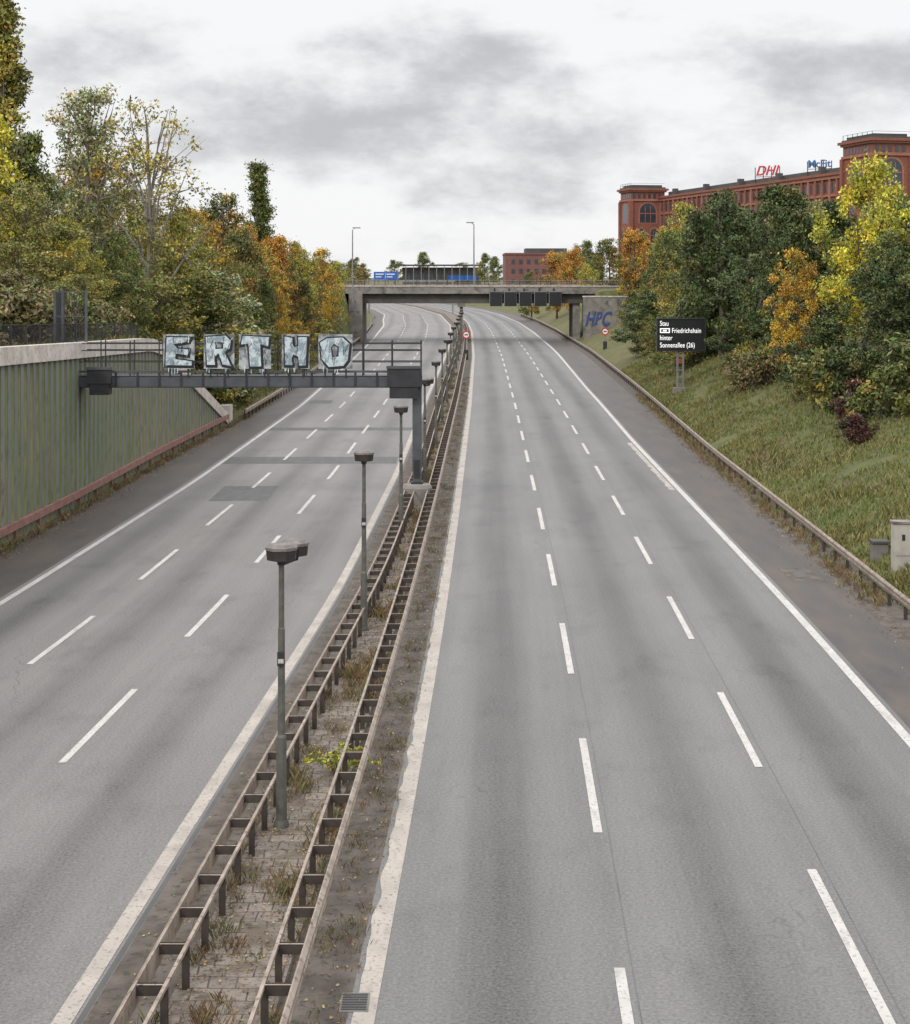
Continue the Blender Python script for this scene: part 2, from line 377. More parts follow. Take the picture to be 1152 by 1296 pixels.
# ------------------------------------------------------------------ guardrails
WB=[(.0,.44),(.0,.50),(.055,.53),(.055,.58),(.0,.61),(.055,.64),(.055,.70),(.0,.75),(-.02,.75),(-.02,.44)]
def guardrail(name,beamf,side,y0,y1,ladder=True,sp=1.33,depth=.40):
    mb=MB(); ys=ysamp(y0,y1,2 if y0<200 else 4)
    mb.sweep([(beamf(y),y,0) for y in ys],[(a*side,h) for a,h in WB],'rail')
    if ladder:
        mb.sweep([(beamf(y)-side*depth,y,0) for y in ys],[(-.02,.69),(.03,.69),(.03,.745),(-.02,.745)],'rail')
    y=y0+.5
    while y<y1:
        x=beamf(y); px=x-side*(depth-.02 if ladder else .1)
        mb.box(px-.05,px+.05,y-.03,y-.022,-.05,.68,'railp'); mb.box(px-.05,px+.05,y+.022,y+.03,-.05,.68,'railp'); mb.box(px-.05,px-.042,y-.022,y+.022,-.05,.68,'railp')
        if ladder:
            a,b_=sorted((x-side*.025,px))
            mb.box(a,b_,y-.07,y+.07,.60,.606,'railp'); mb.box(a,b_,y-.07,y-.062,.606,.72,'railp');mb.box(a,b_,y+.062,y+.07,.606,.72,'railp')
            mb.box(a,b_,y-.06,y-.03,.735,.742,'rail')
        else:
            a,b_=sorted((x-side*.025,px)); mb.box(a,b_,y-.04,y+.04,.5,.68,'railp')
        y+=sp
    return mb.obj(name)
guardrail('guardrail',lambda y:e(y)+1.12,-1,8,330)
guardrail('guardrail',lambda y:c(y)-.92,1,8,330)
guardrail('guardrail',lambda y:R(y),-1,20,420,False,2.0)
guardrail('guardrail',lambda y:W(y)+.75,1,116,420,False,2.0)
# ------------------------------------------------------------------ lamps
def lamp(X,Y,H,twin):
    mb=MB()
    mb.tube([(0,0,.05),(0,0,1.65),(0,0,1.7),(0,0,3.6),(0,0,3.62),(0,0,H-.25)],[.10,.09,.068,.062,.052,.05],10,'lampd')
    mb.tube([(0,0,.05),(0,0,.16)],[.15,.12],8,'lampd'); mb.box(-.065,.065,-.12,-.07,2.95,3.2,'steeld'); mb.box(-.05,.05,-.125,-.121,3.0,3.08,'paint')
    def head(cx,cy,z,r):
        mb.tube([(cx,cy,z-.22),(cx,cy,z-.2),(cx,cy,z-.02)],[r*.62,r*.93,r],8,'lamph')
        mb.tube([(cx,cy,z-.02),(cx,cy,z+.03),(cx,cy,z+.08)],[r*1.05,r*1.05,r*.72],8,'lampt')
        mb.tube([(cx,cy,z-.3),(cx,cy,z-.22)],[.07,.09],8,'lamph')
    head(0,0,H,.29)
    if twin:
        mb.tube([(0,0,H-.3),(.18,.55,H-.3)],[.03,.03],6,'lamph'); head(.18,.56,H-.01,.27)
    return mb.obj('street_lamp',loc=(X,Y,.05))
lamp(-3.13,30,5.05,True)
for i in range(1,14):
    y=30+16.6*i; X={1:-2.55,2:-2.05,3:-1.45,4:-1.1}.get(i,(e(y)+c(y))/2)
    lamp(X,y,5.0,i%3==0)
def mast(X,Y,z0,z1,side):
    mb=MB(); mb.tube([(0,0,z0),(0,0,z1-.3),(side*.4,0,z1)],[.14,.08,.06],8,'galv'); mb.box(min(0,side)*1.2,max(0,side)*1.2,-.15,.15,z1-.05,z1+.1,'galv'); mb.obj('lamp_mast',loc=(X,Y,0))
mast(-15.4,250,6,17.3,1); mast(2.95,259.5,8.4,18.4,-1)
# ------------------------------------------------------------------ sign gantry
g=empty('sign_gantry'); GY=72.6; gx0,gx1=-16.75,-1.45
mb=MB()
mb.box(gx0,gx1,GY-.0,GY+.28,5.2,5.62,'steel'); mb.box(gx0,gx1,GY+.75,GY+1.03,5.2,5.62,'steel'); mb.box(gx0,gx1,GY-.04,GY+1.07,5.15,5.2,'steeld'); mb.box(gx0,gx1,GY+.02,GY+.08,5.80,5.90,'steel')
x=gx0
while x<gx1-.2:
    mb.box(x,x+.10,GY-.03,GY-.0,5.2,5.82,'steeld'); mb.box(x,x+.08,GY+.28,GY+.75,5.3,5.5,'steel'); x+=.95
mb.box(gx0,gx1,GY+.0,GY+1.03,5.63,5.67,'steeld')
mb.box(gx0-.25,gx0,GY-.05,GY+1.1,4.95,5.75,'steel'); mb.box(gx0-.45,gx0-.2,GY+.1,GY+.8,4.7,5.3,'steeld')
mb.obj('truss_beam',g)
mb=MB()
for yq in (GY+.05,GY+1.0):
    for h in (6.25,6.75,7.05): mb.box(gx0,gx1-.0,yq-.02,yq+.02,h,h+.04,'steeld')
    for x in np.arange(gx0+.02,gx1,1.27): mb.box(x-.025,x+.025,yq-.025,yq+.025,5.67,7.2,'steeld')
mb.obj('walkway_railing',g)
mb=MB(); px=-1.66
mb.box(px-.2,px+.2,GY+.05,GY+.45,.7,5.15,'steel'); mb.box(px-.26,px+.26,GY-.02,GY+.52,.93,1.03,'steeld'); mb.box(px-.12,px+.12,GY+.01,GY+.05,1.2,2.0,'steeld')
mb.obj('post',g)
mb=MB()
mb.tube([(px,GY+.0,0),(px,GY+.0,.80),(px,GY+.0,.94)],[.68,.68,.60],12,'conc')
mb.obj('foundation',g)
mb=MB()
for xa,xb,za,zb in ((-16.0,-14.95,4.85,6.05),(-2.95,-1.5,4.7,6.1)):
    mb.box(xa,xb,GY-.35,GY-.05,za+.5,zb,'steeld'); mb.box(xa+.1,xb-.1,GY-.3,GY+.4,za,za+.5,'steeld'); mb.box(xa-.03,xb+.03,GY-.4,GY-.35,zb-.1,zb+.02,'steel')
mb.obj('equipment_box',g)
GL={'E':([(0,.02),(.04,.98),(.98,1),(.93,.74),(.42,.72),(.43,.62),(.85,.60),(.84,.36),(.41,.35),(.42,.26),(1,.25),(.97,0)],[]),
 'R':([(.02,0),(0,1),(.75,1),(.98,.86),(.97,.56),(.78,.44),(1,.0),(.62,.02),(.46,.34),(.40,.34),(.42,0)],[[(.40,.60),(.40,.76),(.62,.75),(.62,.61)]]),
 'T':([(.26,0),(.28,.66),(0,.64),(.03,1),(1,.97),(.96,.64),(.70,.67),(.74,.02)],[]),
 'H':([(0,.02),(.03,1),(.40,.98),(.39,.65),(.60,.66),(.60,1),(1,.97),(.96,0),(.60,.02),(.60,.34),(.40,.33),(.41,0)],[]),
 'O':([(.25,0),(.02,.25),(0,.75),(.22,.98),(.75,1),(.99,.76),(.97,.24),(.76,.02)],[[(.42,.34),(.38,.60),(.46,.70),(.58,.62),(.57,.36)]])}
def shrink(poly,t):
    n=len(poly); out=[]
    ar=sum(poly[i][0]*poly[(i+1)%n][1]-poly[(i+1)%n][0]*poly[i][1] for i in range(n)); sg=1 if ar>0 else -1
    for i in range(n):
        a=Vector(poly[i-1]);b_=Vector(poly[i]);c_=Vector(poly[(i+1)%n]); d1=(b_-a).normalized(); d2=(c_-b_).normalized()
        n1=Vector((-d1.y,d1.x))*sg; n2=Vector((-d2.y,d2.x))*sg; m_=(n1+n2); m_=m_/max(.35,m_.dot(n1)) ; out.append(b_+m_*t)
    return [(p.x,p.y) for p in out]
xs=[(-12.72,-11.36),(-10.95,-9.62),(-9.42,-8.02),(-7.55,-6.35),(-5.95,-4.47)]
rnd=random.Random(3)
for (xa,xb),ch in zip(xs,'ERTHO'):
    mb=MB(); mb.box(xa,xb,GY-.1,GY-.04,5.98,7.48,'panel'); mb.box(xa+.25,xa+.32,GY-.04,GY+.02,5.6,7.4,'steeld'); mb.box(xb-.32,xb-.25,GY-.04,GY+.02,5.6,7.4,'steeld')
    w_=xb-xa; h_=1.5
    poly,holes=GL[ch]
    poly=[(xa+.07+x_*(w_-.14)+rnd.uniform(-.06,.06),6.06+y_*(h_-.12)+rnd.uniform(-.06,.06)) for x_,y_ in poly]
    def lay(pl,yy,k): mb.face([(p[0],yy,p[1]) for p in pl],k)
    lay([(p[0]+.03,p[1]-.04) for p in shrink(poly,-.03)],GY-.104,'black'); lay(poly,GY-.108,'black'); lay(shrink(poly,.055),GY-.112,'silver')
    for h in holes:
        h=[(xa+.07+x_*(w_-.14),6.06+y_*(h_-.12)) for x_,y_ in h]; lay(shrink(h,-.04),GY-.116,'black'); lay(shrink(h,.02),GY-.12,'panel')
    for i in range(26):
        x_=xa+.08+rnd.random()*(w_-.2); z_=6.0+rnd.random()*1.15; l_=.08+.28*rnd.random(); t_=rnd.uniform(-.2,.2) if i%3 else 0; q_=.01+.018*rnd.random(); yy_=GY-.122-.0004*i
        mb.face([(x_,yy_,z_),(x_+q_,yy_,z_),(x_+q_+t_,yy_,z_+l_),(x_+t_,yy_,z_+l_)],('black','black','white','silver','black')[i%5])
    for i in range(5):
        x_=xa+.1+rnd.random()*(w_-.2); q_=.1+.15*rnd.random(); mb.face([(x_,GY-.102,5.985-q_),(x_+.03,GY-.102,5.985-q_),(x_+.05,GY-.102,6.1),(x_-.01,GY-.102,6.1)],'silver')
    mb.obj('sign_panel',g)
# ------------------------------------------------------------------ overpass
br=empty('overpass_bridge')
mb=MB()
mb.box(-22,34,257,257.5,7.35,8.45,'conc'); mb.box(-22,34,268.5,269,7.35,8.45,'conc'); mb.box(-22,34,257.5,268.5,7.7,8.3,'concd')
mb.box(-22,34,256.9,257.55,8.45,8.6,'cap')
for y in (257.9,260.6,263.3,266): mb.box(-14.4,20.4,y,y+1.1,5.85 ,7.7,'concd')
mb.obj('deck',br)
mb=MB(); 
for x in np.arange(-22,34,1.6): mb.box(x-.04,x+.04,257.1,257.18,8.6,9.45,'steeld'); 
for h in (8.85,9.1,9.4): mb.box(-22,34,257.1,257.16,h,h+.05,'galv')
for x in np.arange(-22,34,1.6): mb.box(x-.04,x+.04,268.7,268.78,8.45,9.45,'steeld')
mb.box(-22,34,268.7,268.78,9.35,9.45,'galv'); mb.box(-22,20,263,263.1,8.3,8.75,'rail')
mb.obj('parapet_railing',br)
mb=MB()
for y in (258.3,266.0):
    mb.box(.75,1.25,y,y+.9,0,5.85,'conc')
mb.box(.4,1.6,257.9,267.2,5.3,5.85,'conc')
for y in (258.3,262,266): mb.box(18.3,19.4,y,y+.9,0,5.85,'conc')
mb.obj('piers',br)
mb=MB(); mb.box(-16.4,-14.3,256.5,269.2,-.5,7.4,'conc'); mb.box(20.5,22.5,257.5,269,-.5,7.4,'conc'); mb.box(20.5,30,256.2,256.6,-.5,7.0,'conc')
mb.obj('abutments',br)
mb=MB(); mb.box(19.3,27,250.2,250.5,-.5,6.9,'conc'); mb.box(19.2,27,250.1,250.6,6.9,7.1,'cap'); mb.obj('wing_wall',br)
text('graffiti','HBC',3.0,(19.5,250.15,2.6),'bluel',br,ext=.01,off=.08,shear=.4,sx=.62)
mb=MB()
for x0 in (5.4,7.65,9.95,12.3,14.55):
    mb.box(x0,x0+1.8,256.3,256.6,5.5,7.6,'black'); mb.box(x0-.08,x0+1.88,256.6,256.75,5.42,7.68,'galv'); mb.box(x0-.07,x0+1.87,256.25,256.3,7.6,7.68,'galv'); mb.box(x0-.07,x0,256.25,256.6,5.42,7.6,'galv')
    mb.box(x0+.6,x0+.8,256.75,257,6.3,8.2,'steeld')
mb.box(5.2,16.6,256.76,256.9,7.7,7.8,'galv')
mb.obj('lane_signal_panels',br)
# ------------------------------------------------------------------ message sign on right
VX,VY=17.95,132.0; vz=ground(VX,VY)
s=empty('electronic_message_sign',(VX,VY,0))
mb=MB(); mb.box(-1.85,1.88,0,.35,4.15,6.62,'black'); mb.box(-1.93,1.96,-.06,.40,6.62,6.70,'steeld'); mb.box(-1.93,1.96,-.06,.40,4.07,4.15,'steeld'); mb.box(-1.93,-1.85,-.06,.4,4.15,6.62,'steeld'); mb.box(1.88,1.96,-.06,.4,4.15,6.62,'steeld')
mb.obj('display_panel',s)
mb=MB(); mb.box(-.35,-.2,.1,.3,vz-.3,4.1,'galv'); mb.box(.1,.25,.1,.3,vz-.3,4.1,'galv'); 
for i in range(5): mb.box(-.2,.1,.15,.25,vz+.5+i*.55,vz+.58+i*.55,'galv')
mb.box(-.6,.7,-.3,.6,vz-.4,vz+.25,'conc'); mb.box(-.16,.04,.05,.1,3.1,3.45,'red'); mb.obj('support_posts',s)
for b_,x,z in (('Stau',-1.7,6.10),('Friedrichshain',-.75,5.53),('hinter',-1.7,4.96),('Sonnenallee (26)',-1.7,4.38)):
    text('display_text',b_,.56,(x,-.02,z),'led',s,ext=.005,off=-.002,sx=.74)
mb=MB(); mb.box(-1.68,-.9,-.02,-.01,5.53,5.60,'led');mb.box(-1.68,-.9,-.02,-.01,5.83,5.90,'led');mb.box(-1.68,-1.6,-.02,-.01,5.6,5.83,'led');mb.box(-.98,-.9,-.02,-.01,5.6,5.83,'led');mb.box(-1.45,-1.15,-.02,-.01,5.65,5.77,'led'); mb.obj('pictogram',s)
def rsign(X,Y,zc,z0):
    mb=MB(); mb.tube([(0,0,z0),(0,0,zc+.4)],[.05,.05],8,'galv')
    mb.tube([(0,-.06,zc),(0,-.09,zc)],[.5,.5],24,'red'); mb.tube([(0,-.09,zc),(0,-.10,zc)],[.33,.33],24,'white'); mb.box(-.2,.2,-.106,-.1,zc-.07,zc+.07,'black'); mb.box(-.25,.25,-.08,.08,z0,z0+1.2,'steeld'); mb.obj('round_traffic_sign',loc=(X,Y,0))
rsign(1.35,200,3.0,0); rsign(19.4,215,2.9,ground(19.4,215)-.2)
mb=MB(); mb.box(-22,-15.5,450,450.2,9.2,11.3,'blue'); mb.box(-23.5,0,450.3,450.6,8.6,9.1,'galv'); mb.box(-23.5,-23,450.2,450.7,0,9.1,'galv'); mb.box(-.8,-.4,450.2,450.7,0,9.1,'galv')
for x in (-21.5,-18.5): 
    mb.box(x,x+2.2,449.96,450,10.5,10.8,'white'); mb.box(x,x+1.6,449.96,450,9.8,10.05,'white')
mb.box(-18.9,-18.8,449.96,450,9.4,11.1,'white')
mb.obj('direction_sign')
cx=14.55; cy=54.5; cz=ground(cx+.5,cy)
mb=MB(); mb.box(cx-.15,cx+.45,cy,cy+.45,cz-.4,cz+1.35,'cab'); mb.box(cx-.19,cx+.49,cy-.04,cy+.49,cz+1.35,cz+1.42,'conc'); mb.box(cx+.5,cx+1.5,cy-.1,cy+.45,cz-.4,cz+1.45,'cab'); mb.box(cx+.46,cx+1.54,cy-.14,cy+.49,cz+1.45,cz+1.53,'conc')
mb.box(cx+.1,cx+.2,cy-.01,cy,cz+.8,cz+1.0,'steeld'); mb.box(cx-.1,cx+.4,cy-.008,cy-.004,cz+.3,cz+.31,'steeld'); mb.box(cx+.99,cx+1.01,cy-.11,cy-.1,cz,cz+1.4,'steeld'); mb.obj('utility_cabinet')
mb=MB(); mb.box(14.35,14.85,57,57.5,-.1,.85,'conc'); mb.box(14.3,14.9,56.95,57.55,.85,.93,'concd'); mb.obj('concrete_bollard_box')
# ------------------------------------------------------------------ large brick factory
fb=empty('brick_factory')
O=Vector((52,420)); U=Vector((.22,-.9755)); V=Vector((.9755,.22))
def T(u,v,z): p=O+U*u+V*v; return (p.x,p.y,z)
def arch(mb,face,a,z,w,h,k,pr,segs=6):
    pts=[(a-w/2,z),(a+w/2,z)]+[(a+w/2*math.cos(math.pi*i/segs),z+h-w/2+w/2*math.sin(math.pi*i/segs)) for i in range(segs+1)]
    mb.face([face(p[0],pr,p[1]) for p in pts],k)
F=lambda a,pr,z:T(a,-pr,z)
ww=MB(); wl=MB(); rf=MB()
TOP=30.2
ww.box(-1,105,0,16,2,TOP-1.2,'brick',T); ww.box(-1,105,-.45,16,TOP-1.2,TOP-.5,'brickL',T); ww.box(-1,105,-.75,16,TOP-.5,TOP,'brick',T)
ww.box(-1,105,-.35,0,TOP-4.6,TOP-4.2,'brickL',T); ww.box(-1,105,-.3,0,TOP-9.9,TOP-9.5,'brickL',T)
rf.box(0,104,2,15,TOP,TOP+1.2,'roof',T)
for a in np.arange(6,100,21): rf.box(a,a+1.2,.8,2,TOP,TOP+1.7,'roof',T)
u=1.6
i=0
while u<103:
    ww.box(u-1.6-.35,u-1.6+.35,-.4,0,2,TOP-1.2,'brickL' if i%3==0 else 'brick',T)
    for d in (-.7,.7): 
        wl.box(u+d-.42,u+d+.42,-.06,0,TOP-3.7,TOP-1.9,'glass',T)
    for z,h in ((TOP-9.0,3.9),(TOP-14.2,3.6),(TOP-19,3.6),(TOP-24,3.6)):
        arch(wl,F,u,z,2.1,h,'glass',.05); wl.box(u-.05,u+.05,-.1,-.05,z,z+h,'glassL',T); wl.box(u-1,u+1,-.1,-.05,z+h*.55,z+h*.55+.1,'glassL',T)
    u+=3.25; i+=1
def tower(u0,u1,v0,v1,top):
    ww.box(u0,u1,v0,v1,2,top-3.2,'brick',T)
    ww.box(u0-.3,u1+.3,v0-.3,v1+.3,top-3.2,top-2.7,'brickL',T); ww.box(u0,u1,v0,v1,top-2.7,top-.9,'brick',T)
    ww.box(u0-.4,u1+.4,v0-.4,v1+.4,top-.9,top-.5,'brickL',T); ww.box(u0-.8,u1+.8,v0-.8,v1+.8,top-.5,top,'brick',T)
    rf.box(u0-.2,u1+.2,v0-.2,v1+.2,top,top+.35,'roof',T)
    rf.box(u0+.5,u1-.5,v0+.5,v1-.5,top+.35,top+.9,'roof',T)
    for a in np.arange(u0+.9,u1-.3,1.35): wl.box(a-.35,a+.35,v0-.05,v0,top-2.5,top-1.3,'glass',T)
    for a in np.arange(v0+.9,v1-.3,1.35): wl.box(u1,u1+.05,a-.35,a+.35,top-2.5,top-1.3,'glass',T)
    um=(u0+u1)/2; vm=(v0+v1)/2
    for z,h,w in ((top-8.6,4.9,4.2),(top-13.5,3.4,2),(top-18.5,3.4,2),(top-23.5,3.4,2)):
        offs=(0,) if w>3 else (-2.2,2.2)
        for o_ in offs:
            arch(wl,F,um+o_,z,w,h,'glass',-v0+.06,8); arch(wl,lambda a,pr,zz:T(u1+pr,a,zz),vm+o_*.8,z,w,h,'glass',.06,8)
            arch(ww,F,um+o_,z-.25,w+.8,h+.6,'brickL',-v0+.03,8); arch(ww,lambda a,pr,zz:T(u1+pr,a,zz),vm+o_*.8,z-.25,w+.8,h+.6,'brickL',.03,8)
            for q in (-w/6,w/6): wl.box(u1+.07,u1+.12,vm+o_*.8+q-.07,vm+o_*.8+q+.07,z,z+h*.85,'brickL',T)
            wl.box(u1+.07,u1+.12,vm+o_*.8-w/2,vm+o_*.8+w/2,z+h*.45,z+h*.45+.2,'brickL',T)
    for uu in (u0,u1):
        for vv in (v0,v1): ww.box(uu-.5,uu+.5,vv-.5,vv+.5,2,top-3.2,'brick',T)
    for a in np.linspace(u0,u1,7): rf.box(a-.04,a+.04,v0-.04,v0+.04,top+.35,top+1.3,'steeld',T)
    rf.box(u0,u1,v0-.03,v0+.03,top+1.25,top+1.3,'steeld',T); rf.box(u1-.03,u1+.03,v0,v1,top+1.25,top+1.3,'steeld',T)
tower(-8,0,-8,1,32.2); tower(104,116,-.6,7.2,35.6)
ww.box(105,116,7.2,60,2,27.5,'brick',T); ww.box(105,116.4,7.2,60,27.5,28.2,'brickL',T)
for a in np.arange(9.5,58,3.2):
    for z in (23.2,18.6,14): arch(wl,lambda q,pr,zz:T(116+pr,q,zz),a,z,2,3.2,'glassL',.05)
ww.obj('walls',fb); wl.obj('windows',fb); rf.obj('roof',fb)
def rs(body,u_,z,size,k,shear=0,wd=6):
    q=T(u_,1.8,z); d=(math.cos(-.62),math.sin(-.62))
    text('roof_letters',body,size,q,k,fb,rot=(math.pi/2,0,-.62),ext=.1,off=.04,shear=shear)
    mb=MB()
    for i in range(4):
        x=q[0]+d[0]*wd*i/3; y=q[1]+d[1]*wd*i/3+.3; mb.box(x-.08,x+.08,y-.08,y+.08,TOP,z+size*.6,'steeld')
    zz=z-.35
    mb.face([(q[0],q[1]+.3,zz),(q[0]+d[0]*wd,q[1]+d[1]*wd+.3,zz),(q[0]+d[0]*wd,q[1]+d[1]*wd+.3,zz+.12),(q[0],q[1]+.3,zz+.12)],'red' if k=='red' else 'steeld')
    mb.obj('roof_sign_frame',fb)
rs('DHL',56,TOP+2.0,3.0,'red',.35,5.8); rs('McFit',83,TOP+2.0,2.2,'blued',0,5.2)
db=empty('brown_brick_building')
mb=MB(); mb.box(17,50,560,590,2,17.4,'brickd'); mb.box(16.8,50.2,559.7,590.3,17.4,18.0,'brickd'); mb.obj('walls',db)
mb=MB()
for x in np.arange(19,49,2.6):
    for z in (7.5,11,14.2): mb.box(x,x+1.2,559.93,560,z,z+1.6,'glass')
mb.obj('windows',db); mb=MB(); mb.box(24,38,565,580,18,19.6,'roof'); mb.obj('roof',db)
gb=empty('flat_roofed_hall')
mb=MB(); mb.box(-24,12,760,790,4,14.2,'concd'); mb.obj('walls',gb)
mb=MB(); mb.box(-27,14,756,792,15.0,15.5,'roof'); mb.obj('canopy_roof',gb)
mb=MB()
for x in np.arange(-23,11,2.2): mb.box(x,x+1.5,759.9,760,8,12.8,'glass')
mb.box(-3,10,759.7,759.85,8.2,10.5,'blue'); mb.obj('windows',gb)
mb=MB()
for x in np.arange(-26,13,3.5): mb.box(x,x+.3,756.5,756.8,4,15,'galv')
mb.obj('columns',gb)
# ------------------------------------------------------------------ vegetation
PAL={
 'dgreen':[((.065,.092,.03),5),((.10,.125,.04),3),((.165,.155,.048),1.8)],
 'green':[((.12,.145,.042),4),((.175,.19,.05),3),((.28,.235,.055),2)],
 'olive':[((.235,.225,.062),4),((.165,.17,.05),3),((.39,.31,.065),2.5)],
 'ygreen':[((.37,.345,.065),4),((.27,.27,.06),3),((.52,.41,.06),2)],
 'yellow':[((.56,.48,.05),5),((.44,.41,.05),4),((.30,.32,.06),3)],
 'gold':[((.56,.37,.045),4),((.45,.27,.045),3),((.30,.26,.055),2.5)],
 'orange':[((.44,.22,.04),4),((.42,.30,.05),3),((.20,.18,.045),3),((.32,.14,.03),2)],
 'rusty':[((.28,.17,.045),3),((.17,.16,.045),4),((.42,.29,.055),2.5),((.11,.125,.04),3)],
 'silver':[((.32,.33,.19),4),((.25,.27,.13),4),((.42,.37,.16),2)],
 'brown':[((.21,.165,.08),4),((.16,.15,.06),4),((.24,.20,.085),2)],
 'maroon':[((.09,.035,.03),4),((.07,.06,.03),3)],
}
def leafmesh(name,mbk,centers,rads,cols,per,size,rng,flat=1.0,elong=1.5):
    cnt=np.maximum(6,(per*(rads/rads.mean())**2).astype(int)); tot=int(cnt.sum())
    C=np.repeat(centers,cnt,axis=0); Rr=np.repeat(rads,cnt)[:,None]; cc=np.repeat(cols,cnt,axis=0)
    d=rng.normal(size=(tot,3)); d/=np.linalg.norm(d,axis=1)[:,None]; rad=rng.random((tot,1))**.6*(1+.35*np.abs(rng.normal(size=(tot,1)))*(rng.random((tot,1))<.25))
    P=C+d*rad*Rr*np.array([1.05,1.05,.78*flat])
    a=rng.normal(size=(tot,3)); a/=np.linalg.norm(a,axis=1)[:,None]
    b_=np.cross(a,rng.normal(size=(tot,3))); b_/=np.linalg.norm(b_,axis=1)[:,None]
    s=size*(.6+.8*rng.random((tot,1)))
    a=a*s*.5*elong; b_=b_*s*.38
    V_=np.stack([P-a,P+b_,P+a,P-b_],axis=1).reshape(-1,3)
    cj=cc*(0.7+.6*rng.random((tot,1)))*(1+.12*rng.normal(size=(tot,3)))
    cj=np.clip(cj,.005,.8)
    nv=len(mbk.v)
    verts=np.vstack([np.array(mbk.v,dtype=np.float64).reshape(-1,3),V_])
    me=bpy.data.meshes.new(name)
    loops0=[i for f in mbk.f for i in f]; tot0=[len(f) for f in mbk.f]
    loops=np.concatenate([np.array(loops0,dtype=np.int32),nv+np.arange(tot*4,dtype=np.int32)])
    lt=np.concatenate([np.array(tot0,dtype=np.int32),np.full(tot,4,dtype=np.int32)]); ls=np.concatenate([[0],np.cumsum(lt)[:-1]]).astype(np.int32)
    me.vertices.add(len(verts)); me.vertices.foreach_set('co',verts.ravel().astype(np.float32))
    me.loops.add(len(loops)); me.loops.foreach_set('vertex_index',loops)
    me.polygons.add(len(lt)); me.polygons.foreach_set('loop_start',ls); me.polygons.foreach_set('loop_total',lt)
    for k in mbk.mats: me.materials.append(M[k])
    me.materials.append(M['leaf']); li=len(mbk.mats)
    mi=np.concatenate([np.array(mbk.m,dtype=np.int32),np.full(tot,li,dtype=np.int32)]); me.polygons.foreach_set('material_index',mi)
    me.update(calc_edges=True)
    ca=me.color_attributes.new('Col','FLOAT_COLOR','POINT')
    colr=np.ones((len(verts),4),dtype=np.float32); colr[:nv,:3]=.1; colr[nv:,:3]=np.repeat(cj,4,axis=0)
    ca.data.foreach_set('color',colr.ravel())
    me.validate()
    return me
def treemesh(name,seed,H,cw,cb,ncl,per,size,pal,kind='round',bark='bark',clr=(.35,1.0),thr=-.12):
    rng=np.random.default_rng(seed); mb=MB()
    lean=rng.normal(size=2)*.04*H*.3
    def trunk(t): return np.array([lean[0]*t*t+.15*math.sin(t*5+seed),lean[1]*t*t+.15*math.cos(t*4+seed),H*t])
    rt=.018*H
    tp=[trunk(t) for t in np.linspace(0,.93,9)]; tp[0][2]=-.6
    mb.tube(tp,[rt*(1.15-t)*1.0 for t in np.linspace(0,1,9)],7,bark)
    limbs=[]; nl={'round':13,'poplar':16,'sparse':18}[kind]
    zc=(cb+H)/2; hh=(H-cb)/2
    asym=rng.normal(size=4)*(.14 if kind!='poplar' else .05)
    def rad(z,a=0):
        t=(z-cb)/(H-cb); t=min(max(t,0),1); k=1+asym[0]*math.cos(a)+asym[1]*math.sin(a)+asym[2]*math.cos(2*a+t*4)+asym[3]*math.sin(3*a+t*5)
        if kind=='poplar': return k*cw*(.35+.65*math.sin(math.pi*min(t*.8+.15,1)))*(1-t*.55)
        if kind=='sparse': return k*cw*(.45+.55*math.sin(math.pi*(t*.75+.2)))
        return k*cw*max(.12,math.sqrt(max(0,1-(2*t-.8)**2/1.5)))
    for i in range(nl):
        t0=(cb*.7+(H-cb*.7)*.8*(i/nl))/H; a=i*2.4+rng.random()*.8
        ze=min(H*.97,H*t0+ (H-cb)*(.18+.2*rng.random())*(1.6 if kind in('poplar','sparse') else 1))
        r=rad(ze,a)*(.65+.35*rng.random()); b0=trunk(t0); e0=np.array([b0[0]+r*math.cos(a),b0[1]+r*math.sin(a),ze])
        mid=(b0+e0)/2+np.array([0,0,-.06*H if kind!='sparse' else .02*H])*.5+rng.normal(size=3)*.15
        pth=[b0,(b0+mid)/2+rng.normal(size=3)*.05,mid,(mid+e0)/2+rng.normal(size=3)*.12,e0]; limbs.append(pth)
        mb.tube(pth,[rt*.42*(1-t0*.5),rt*.34*(1-t0*.5),rt*.26*(1-t0*.4),rt*.16,rt*.06],5,bark,False)
    LP=np.array([p for l in limbs for p in l[1:]]+[trunk(t) for t in np.linspace(.5,.98,6)])
    cen=[];rd=[];cols=[]
    cs=[np.array(x[0]) for x in pal]; wt=np.array([x[1] for x in pal],float); wt/=wt.sum()
    zone=[(rng.normal(size=3)*np.array([cw*.6,cw*.6,hh*.6])+np.array([0,0,zc]),rng.choice(len(cs),p=wt)) for _ in range(9)]
    tries=0
    while len(cen)<ncl and tries<ncl*25:
        tries+=1
        z=cb+(H-cb)*rng.random(); a=rng.random()*6.283; rr=rad(z,a)
        lump=.80+(.62 if kind!='poplar' else .3)*mnoise.noise(Vector((math.cos(a)*1.9+seed,math.sin(a)*1.9,z*.6)))
        q=(rng.random()**.42)*rr*lump; tx=trunk(min(z/H,1))
        p=np.array([tx[0]+q*math.cos(a),tx[1]+q*math.sin(a),z])
        if mnoise.noise(Vector(p*.6+seed))<thr: continue
        cen.append(p); rd.append(clr[0]+(clr[1]-clr[0])*rng.random()**1.3)
        zi=min(zone,key=lambda zz:np.sum((zz[0]-p)**2))[1]
        if rng.random()<.35: zi=rng.choice(len(cs),p=wt)
        cols.append(cs[zi]*(.68+.6*rng.random()))
        j=np.argmin(np.sum((LP-p)**2,axis=1)+np.where(LP[:,2]>p[2],3,0))
        b0=LP[j]
        mb.tube([b0,(b0+p)/2+rng.normal(size=3)*.12,p+ (p-b0)*.3],[rt*.10+.008,rt*.07+.005,.006],3,bark,False)
